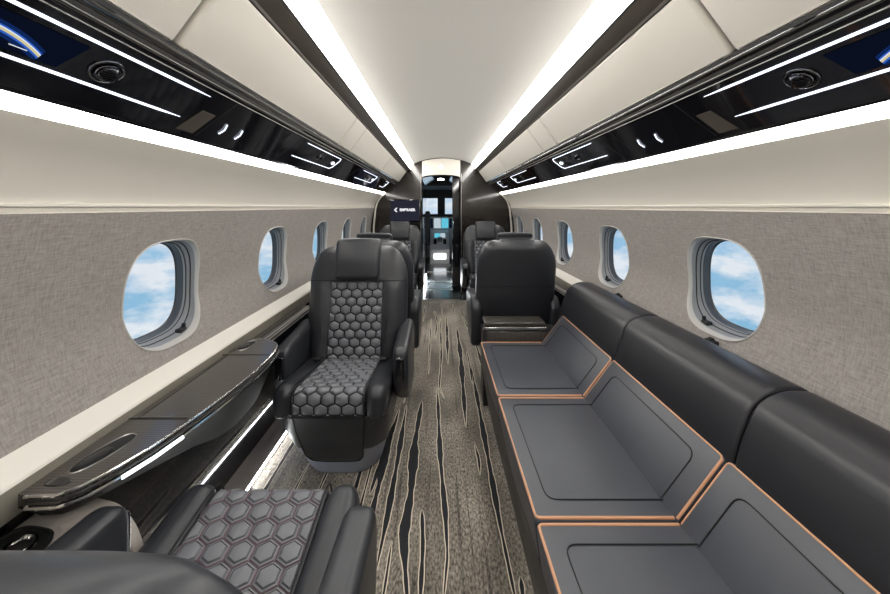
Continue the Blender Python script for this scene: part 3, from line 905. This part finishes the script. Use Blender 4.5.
console('straight carbon weave side ledge on the right wall, beyond the sofa', 2.06, 3.60, -.82, -1)

# taupe console in the lower left corner with a cup holder opening
t = thing('corner_console', 'taupe moulded console with a black cup opening in the bottom left corner', 'console', (-.85,.6,0))
bm = BM()
def cring(y, xi, k):
    pr = fillet([(-.94,0),(-.94,.535*k),(-.87,.522*k),(xi-.055,.505*k),(xi-.012,.44*k),(xi,.36*k),(xi,0)], [.002,.02,.03,.03,.03,.02,.002], 5)
    return [(p.x, y, p.y) for p in pr]
loft(bm, [cring(*q) for q in ((-.3,-.81,1),(.3,-.81,1),(.69,-.81,1),(.715,-.775,1),(.735,-.745,1),(.755,-.742,.99),(.762,-.745,.95))])
bmesh.ops.translate(bm, verts=bm.verts, vec=(.85,-.6,0)); obj('body', bm, M['taupe'], t)
bm = BM()
ctr = Vector((-.885,.628,.526)); mt = Matrix.Translation(ctr) @ Matrix.Rotation(math.radians(10), 4, 'Y')
tmp = BM(); loft(tmp, [[(a*k,b*k,h) for a,b in sring(36,.042,.040,3.2)] for k,h in ((1.1,-.004),(1.1,.003),(1.0,.004),(.96,-.0))], False, True)
bmesh.ops.transform(tmp, matrix=mt, verts=tmp.verts); merge(bm, tmp)
bmesh.ops.translate(bm, verts=bm.verts, vec=(.85,-.6,0)); obj('cup_opening', bm, M['matte'], t)
bm = BM(); tmp = BM(); torus(tmp, (.008,.002,.006), (0,0,1), .020, .005, 28, 8)
bmesh.ops.transform(tmp, matrix=mt, verts=tmp.verts); merge(bm, tmp)
bmesh.ops.translate(bm, verts=bm.verts, vec=(.85,-.6,0)); obj('cup_ring', bm, M['chrome'], t)

# small black box on the carpet beside the rail
bm = BM(); pr = fillet([(-.775,.955),(-.735,1.02),(-.70,.985),(-.70,.93),(-.74,.90)], .008, 3)
loft(bm, [[(p.x,p.y,z) for p in pr] for z in (.001,.05)])
o = obj('floor_outlet', bm, M['matte']); tag(o, 'small black block on the carpet beside the left floor rail', 'floor outlet')

# ------------------------------------------------------------------ front bulkhead with the doorway
def front_profile():
    pts = []
    for p in [(.945,0),(.945,.62),(.985,.75),(.99,.87),(.975,1.0),(.945,1.19),(.93,1.26),(.90,1.31),(.80,1.41),(.62,1.56),(.50,1.70),(.405,1.80)]: pts.append(p)
    for k in range(1,8): t = k/8; pts.append((.405*(1-t), 1.8+.085*math.sin(PI*(.5-.5*(1-t)))**.8))
    pts.append((0,1.885)); return [(x+.03 if x > .9 else x, z) for x, z in pts]
def door_top(x): return 1.70+.115*math.sqrt(max(0,1-(x/.30)**2))
DL, DR = -.285, .245   # doorway edges
half = front_profile()
for s, nm in ((-1,'left'),(1,'right')):
    xd = -DL if s < 0 else DR
    outer = [(s*x,z) for x, z in half if x > xd]
    # crossing point on the crown above the jamb
    bm = BM()
    poly = outer + [(s*xd,1.84),(s*xd,0)]
    loft(bm, [[(x,y,z) for x,z in poly] for y in (Y1-.0, Y1+.06)])
    struct('wall_front_%s' % nm, bm, M['wood'])
bm = BM()
xs = [DL+(DR-DL)*k/20 for k in range(21)]
cx = (DL+DR)/2
lo = [(x, 1.595+.045*math.sqrt(max(0,1-((x-cx)/.275)**2))) for x in xs]
poly = lo + [(DR,1.90),(DL,1.90)]
loft(bm, [[(x,y,z) for x,z in poly] for y in (Y1, Y1+.06)])
struct('wall_front', bm, M['cream'])
# door frame: slim bright and black trims
bm = BM()
fr = [(DL,0)] + [(x,z) for x,z in lo] + [(DR,0)]
tube(bm, [(x,Y1-.006,z) for x,z in fr], .010, 8)
df = struct('door_1', bm, M['black'])
bm = BM()
for x in (DL-.014, DR+.014): tube(bm, [(x,Y1-.010,.02),(x,Y1-.010,1.66)], .004, 6)
obj('bright_edge', bm, M['metalgrey'], df)
# sweeping wood panels that turn from the side walls into the bulkhead
tn += 1
bm = BM()
for s in (-1,1):
    tube(bm, [(s*x*.985,Y1-.012,z) for x,z in fillet([(.95,.66),(.975,.87),(.945,1.19),(.90,1.31),(.80,1.40)], .08, 5, closed=False)], .012, 8)
struct('trim_%d' % tn, bm, M['cream'])
# glossy upright between doorway and right seat
bm = BM()
loft(bm, [[(x,y,z) for x,z in fillet([(DR-.105,0.0),(DR-.004,0.0),(DR-.004,1.70),(DR-.06,1.74),(DR-.105,1.74)], .01, 3)] for y in (4.52,4.60)])
o = obj('sliding_door', bm, M['black']); tag(o, 'narrow glossy black door leaf standing open at the right of the doorway', 'door')
bm = BM(); box(bm, .150, .158, 4.505, 4.52, .86, 1.0, .003); obj('door_handle', bm, M['chrome'], o)

# vestibule shell, up to the cockpit
for s, nm in ((-1,'left'),(1,'right')):
    xi = .30 if s < 0 else .26
    bm = BM(); box(bm, min(s*xi,s*(xi+.04)), max(s*xi,s*(xi+.04)), Y1+.06, 6.4, 0, 1.85)
    struct('wall_vestibule_%s' % nm, bm, M['black'], smooth=False)
    bm = BM(); box(bm, min(s*(xi+.04),s*.98), max(s*(xi+.04),s*.98), 6.35, 6.4, 0, 1.9)
    struct('wall_cockpit_%s' % nm, bm, M['matte'], smooth=False)
    bm = BM(); box(bm, min(s*.95,s*.99), max(s*.95,s*.99), 6.4, 9.4, 0, .95)
    struct('wall_nose_%s' % nm, bm, M['matte'], smooth=False)
    n_win += 1
    bm = BM(); box(bm, min(s*.96,s*.97), max(s*.96,s*.97), 6.4, 8.0, .95, 1.62); struct('window_%d' % n_win, bm, M['glass'], smooth=False)
bm = BM(); loft(bm, [[(x,y,z) for x,z in [(-.30,1.60),(-.15,1.655),(-.02,1.665),(.11,1.655),(.26,1.60),(.26,1.9),(-.30,1.9)]] for y in (Y1+.06,6.0)])
struct('ceiling_vestibule', bm, M['black'])
bm = BM(); box(bm, -.30,.26,6.0,6.4,1.60,1.9); box(bm, -.98,.98,6.4,9.4,1.62,1.9)
struct('ceiling_cockpit', bm, M['matte'], smooth=False)
bm = BM(); tube(bm, [(x,Y1-.012,z-.006) for x,z in cp if abs(x) < .31], .005, 6)
tn += 1; struct('trim_%d' % tn, bm, M['matte'])
bm = BM(); cyl(bm, (-.02,5.35,1.664), (0,0,-1), .06, .05, .010)
o = obj('ceiling_lamp', bm, M['lamp']); tag(o, 'round white lamp in the low black ceiling just beyond the doorway', 'lamp')
bm = BM(); cyl(bm, (-.02,Y1-.001,1.755), (0,-1,0), .028, .024, .012)
o = obj('header_lamp', bm, M['ledsoft']); tag(o, 'small round lamp on the cream arch above the doorway', 'lamp')
for s, nm in ((-1,'left'),(1,'right')):
    bm = BM(); xi = .270 if s < 0 else .235; box(bm, min(s*(xi-.012),s*xi), max(s*(xi-.012),s*xi), 4.56, 5.3, .01, .09, .003)
    o = obj('floor_lamp_strip', bm, M['floorled']); tag(o, 'bright white low wall light on the %s of the doorway floor' % nm, 'light')
# cockpit front wall with two windscreen openings
tn += 1
bm = BM()
yw = 8.0
xa = [-.98,-.385,-.085,.10,.325,.98]; za = [0,1.02,1.42,1.9]
g = {}
for i, x in enumerate(xa):
    for j, z in enumerate(za):
        for k, y in enumerate((yw, yw+.08)): g[i,j,k] = bm.verts.new((x,y,z))
for i in range(5):
    for j in range(3):
        if j == 1 and i in (1,3): 
            for (a,b) in (((i,j),(i+1,j)),((i+1,j),(i+1,j+1)),((i+1,j+1),(i,j+1)),((i,j+1),(i,j))):
                bm.faces.new((g[a[0],a[1],0],g[b[0],b[1],0],g[b[0],b[1],1],g[a[0],a[1],1]))
            continue
        for k in (0,1): bm.faces.new((g[i,j,k],g[i+1,j,k],g[i+1,j+1,k],g[i,j+1,k]))
struct('wall_cockpit_front', bm, M['matte'], smooth=False)
for x0, x1 in ((-.385,-.085),(.10,.325)):
    n_win += 1
    bm = BM(); box(bm, x0,x1,yw+.03,yw+.04,1.02,1.42); struct('window_%d' % n_win, bm, M['glass'], smooth=False)
# instrument panel
ip = thing('instrument_panel', 'pale cockpit instrument panel with blue green screens below the windscreen', 'instrument panel', (0,7.6,0))
def ia(name, bm, m, parent=ip, sm=False):
    bmesh.ops.translate(bm, verts=bm.verts, vec=(0,-7.6,0)); return obj(name, bm, m, parent, smooth=sm)
bm = BM(); box(bm, -.70,.70,7.60,7.75,0,.97,.02); ia('panel', bm, M['cockpit'])
bm = BM(); box(bm, -.75,.75,7.55,7.80,.97,1.03,.02); ia('glareshield', bm, M['matte'])
for x0, x1, m_ in ((-.30,-.19,'scr_bg'),(-.17,-.01,'scr_pale'),(.01,.17,'scr_cyan'),(.19,.30,'scr_bg')):
    bm = BM(); box(bm, x0,x1,7.588,7.6,.70,.93,.004); ia('screen', bm, M[m_])
# pedestal
pd = thing('cockpit_pedestal', 'white centre pedestal with levers and a small screen at the end of the aisle', 'pedestal', (0,6.9,0))
def pa(name, bm, m): 
    bmesh.ops.translate(bm, verts=bm.verts, vec=(0,-6.9,0)); return obj(name, bm, m, pd, smooth=False)
bm = BM(); pr = [(6.75,0),(6.75,.30),(6.85,.36),(7.35,.62),(7.5,.66),(7.5,0)]
loft(bm, [[(x,y,z) for y,z in pr] for x in (-.24,.17)]); pa('body', bm, M['cockpit'])
def pdz(y): return .36+(.62-.36)*(y-6.85)/.5
for x0,x1,y0,y1,m_ in ((-.15,-.03,7.15,7.30,'scr_cyan'),(-.02,.09,7.15,7.30,'scr_pale'),(-.17,-.10,6.92,7.08,'matte'),(.04,.11,6.92,7.08,'matte')):
    bm = BM(); V4 = [(x0,y0,pdz(y0)+.002),(x1,y0,pdz(y0)+.002),(x1,y1,pdz(y1)+.002),(x0,y1,pdz(y1)+.002)]
    loft(bm, [V4, [(x,y,z+.006) for x,y,z in V4]]); pa('screen' if 'scr' in m_ else 'key_block', bm, M[m_])
for x in (-.06,-.03,0):
    bm = BM(); tube(bm, [(x,7.0,pdz(7.0)),(x,7.02,pdz(7.0)+.09)], .008, 6); box(bm, x-.012,x+.012,7.005,7.03,pdz(7)+.085,pdz(7)+.11,.004); pa('lever', bm, M['matte'])
bm = BM(); box(bm, -.16,.10,6.735,6.75,.10,.22,.004); pa('glow_block', bm, M['ledsoft'])  # white block lit from the floor, its brightness put in as glow
# pilot seats
ps = thing('pilot_seat', 'dark pilot seat partly seen to the left of the centre pedestal', 'seat', (-.48,6.95,0))
bm = BM(); pillow(bm, [(p.x,p.y) for p in fillet([(-.05,.45),(.02,1.10),(.12,1.12),(.12,.42)], .04, 4)], -.24, .24, .05); obj('backrest', bm, M['leather'], ps)
bm = BM(); pillow(bm, [(p.x,p.y) for p in fillet([(-.02,.36),(.48,.36),(.50,.48),(-.02,.46)], .04, 4)], -.24, .24, .04); obj('seat_cushion', bm, M['leather'], ps)
bm = BM(); box(bm, -.15,.15,0,.4,0,.37,.02); obj('base', bm, M['matte'], ps)
c = copy_tree(ps); c.location = (.48,6.95,0); c['label'] = 'dark pilot seat partly seen to the right of the centre pedestal'

# ------------------------------------------------------------------ television on the left bulkhead
tv = thing('television', 'black wall screen showing a white arrow and lettering above the far left seat', 'screen', (-.515,4.36,1.16))
bm = BM(); box(bm, -.21,.21,0,.03,-.165,.145,.008); obj('casing', bm, M['black'], tv)
bm = BM(); box(bm, -.195,.195,-.003,.001,-.145,.130,.001); sc_ = obj('picture', bm, M['scr_tv'], tv, smooth=False)
bm = BM(); box(bm, -.03,.03,.03,.088,-.05,.05,.004); obj('bracket', bm, M['matte'], tv)
def text(s, size, loc, rot, m, parent, name, bold=0):
    cu = bpy.data.curves.new(name, 'FONT'); cu.body = s; cu.size = size; cu.align_x = 'CENTER'; cu.align_y = 'CENTER'; cu.offset = bold; cu.extrude = .0006
    tmp = bpy.data.objects.new('tmp', cu); C.objects.link(tmp)
    dg = bpy.context.evaluated_depsgraph_get(); me = bpy.data.meshes.new_from_object(tmp.evaluated_get(dg))
    bpy.data.objects.remove(tmp); me.materials.clear(); me.materials.append(m)
    o = bpy.data.objects.new(name, me); link(o, parent); o.location = loc; o.rotation_euler = rot; return o
text('EMBRAER', .050, (.035,-.005,0), (PI/2,0,0), M['scr_txt'], sc_, 'lettering', .0022)
bm = BM()
for P3 in ([(-.150,0),(-.115,.030),(-.100,.030),(-.118,.004)], [(-.150,0),(-.118,-.004),(-.100,-.030),(-.115,-.030)]):
    loft(bm, [[(x,y,z) for x,z in P3] for y in (-.0045,-.006)])
obj('arrow_mark', bm, M['scr_txt'], sc_, smooth=False)

# ------------------------------------------------------------------ sky outside
w = bpy.data.worlds.new('World'); bpy.context.scene.world = w; w.use_nodes = True; nt = w.node_tree; nt.nodes.clear()
tc = nt.nodes.new('ShaderNodeTexCoord'); sx = nt.nodes.new('ShaderNodeSeparateXYZ'); nt.links.new(tc.outputs['Generated'], sx.inputs[0])
gr = nt.nodes.new('ShaderNodeValToRGB'); mr = nt.nodes.new('ShaderNodeMapRange')
mr.inputs['From Min'].default_value = -.6; mr.inputs['From Max'].default_value = .5
nt.links.new(sx.outputs['Z'], mr.inputs[0]); nt.links.new(mr.outputs[0], gr.inputs[0])
e = gr.color_ramp.elements; e[0].position = 0; e[0].color = (.22,.48,.72,1); e[1].position = 1; e[1].color = (.10,.27,.62,1)
x = e.new(.3); x.color = (.26,.53,.76,1); x = e.new(.55); x.color = (.36,.60,.84,1)
mp = nt.nodes.new('ShaderNodeMapping'); mp.inputs['Scale'].default_value = (1,1,2.2); nt.links.new(tc.outputs['Generated'], mp.inputs[0])
n = nt.nodes.new('ShaderNodeTexNoise'); n.inputs['Scale'].default_value = 6.5; n.inputs['Detail'].default_value = 8; n.inputs['Roughness'].default_value = .6
nt.links.new(mp.outputs[0], n.inputs['Vector'])
cr = nt.nodes.new('ShaderNodeValToRGB'); cr.color_ramp.elements[0].position = .44; cr.color_ramp.elements[1].position = .60
nt.links.new(n.outputs[0], cr.inputs[0])
mx = nt.nodes.new('ShaderNodeMix'); mx.data_type = 'RGBA'; nt.links.new(cr.outputs[0], mx.inputs[0]); nt.links.new(gr.outputs[0], mx.inputs[6]); mx.inputs[7].default_value = (.82,.88,.95,1)
bg = nt.nodes.new('ShaderNodeBackground'); bg.inputs[1].default_value = 1.0; nt.links.new(mx.outputs[2], bg.inputs[0])
wo = nt.nodes.new('ShaderNodeOutputWorld'); nt.links.new(bg.outputs[0], wo.inputs[0])

# ------------------------------------------------------------------ camera
cam = bpy.data.cameras.new('camera'); co = bpy.data.objects.new('camera', cam); C.objects.link(co)
co.location = (-.05,0,H); co.rotation_euler = (PI/2,0,0)
cam.sensor_width = 36; cam.lens = 36*320/890; cam.shift_x = 6/890; cam.shift_y = -90/890
cam.clip_start = .02; cam.clip_end = 500
sc = bpy.context.scene; sc.camera = co
sc.view_settings.view_transform = 'Standard'; sc.view_settings.look = 'None'; sc.view_settings.gamma = 1
sc.view_settings.exposure = 0.0
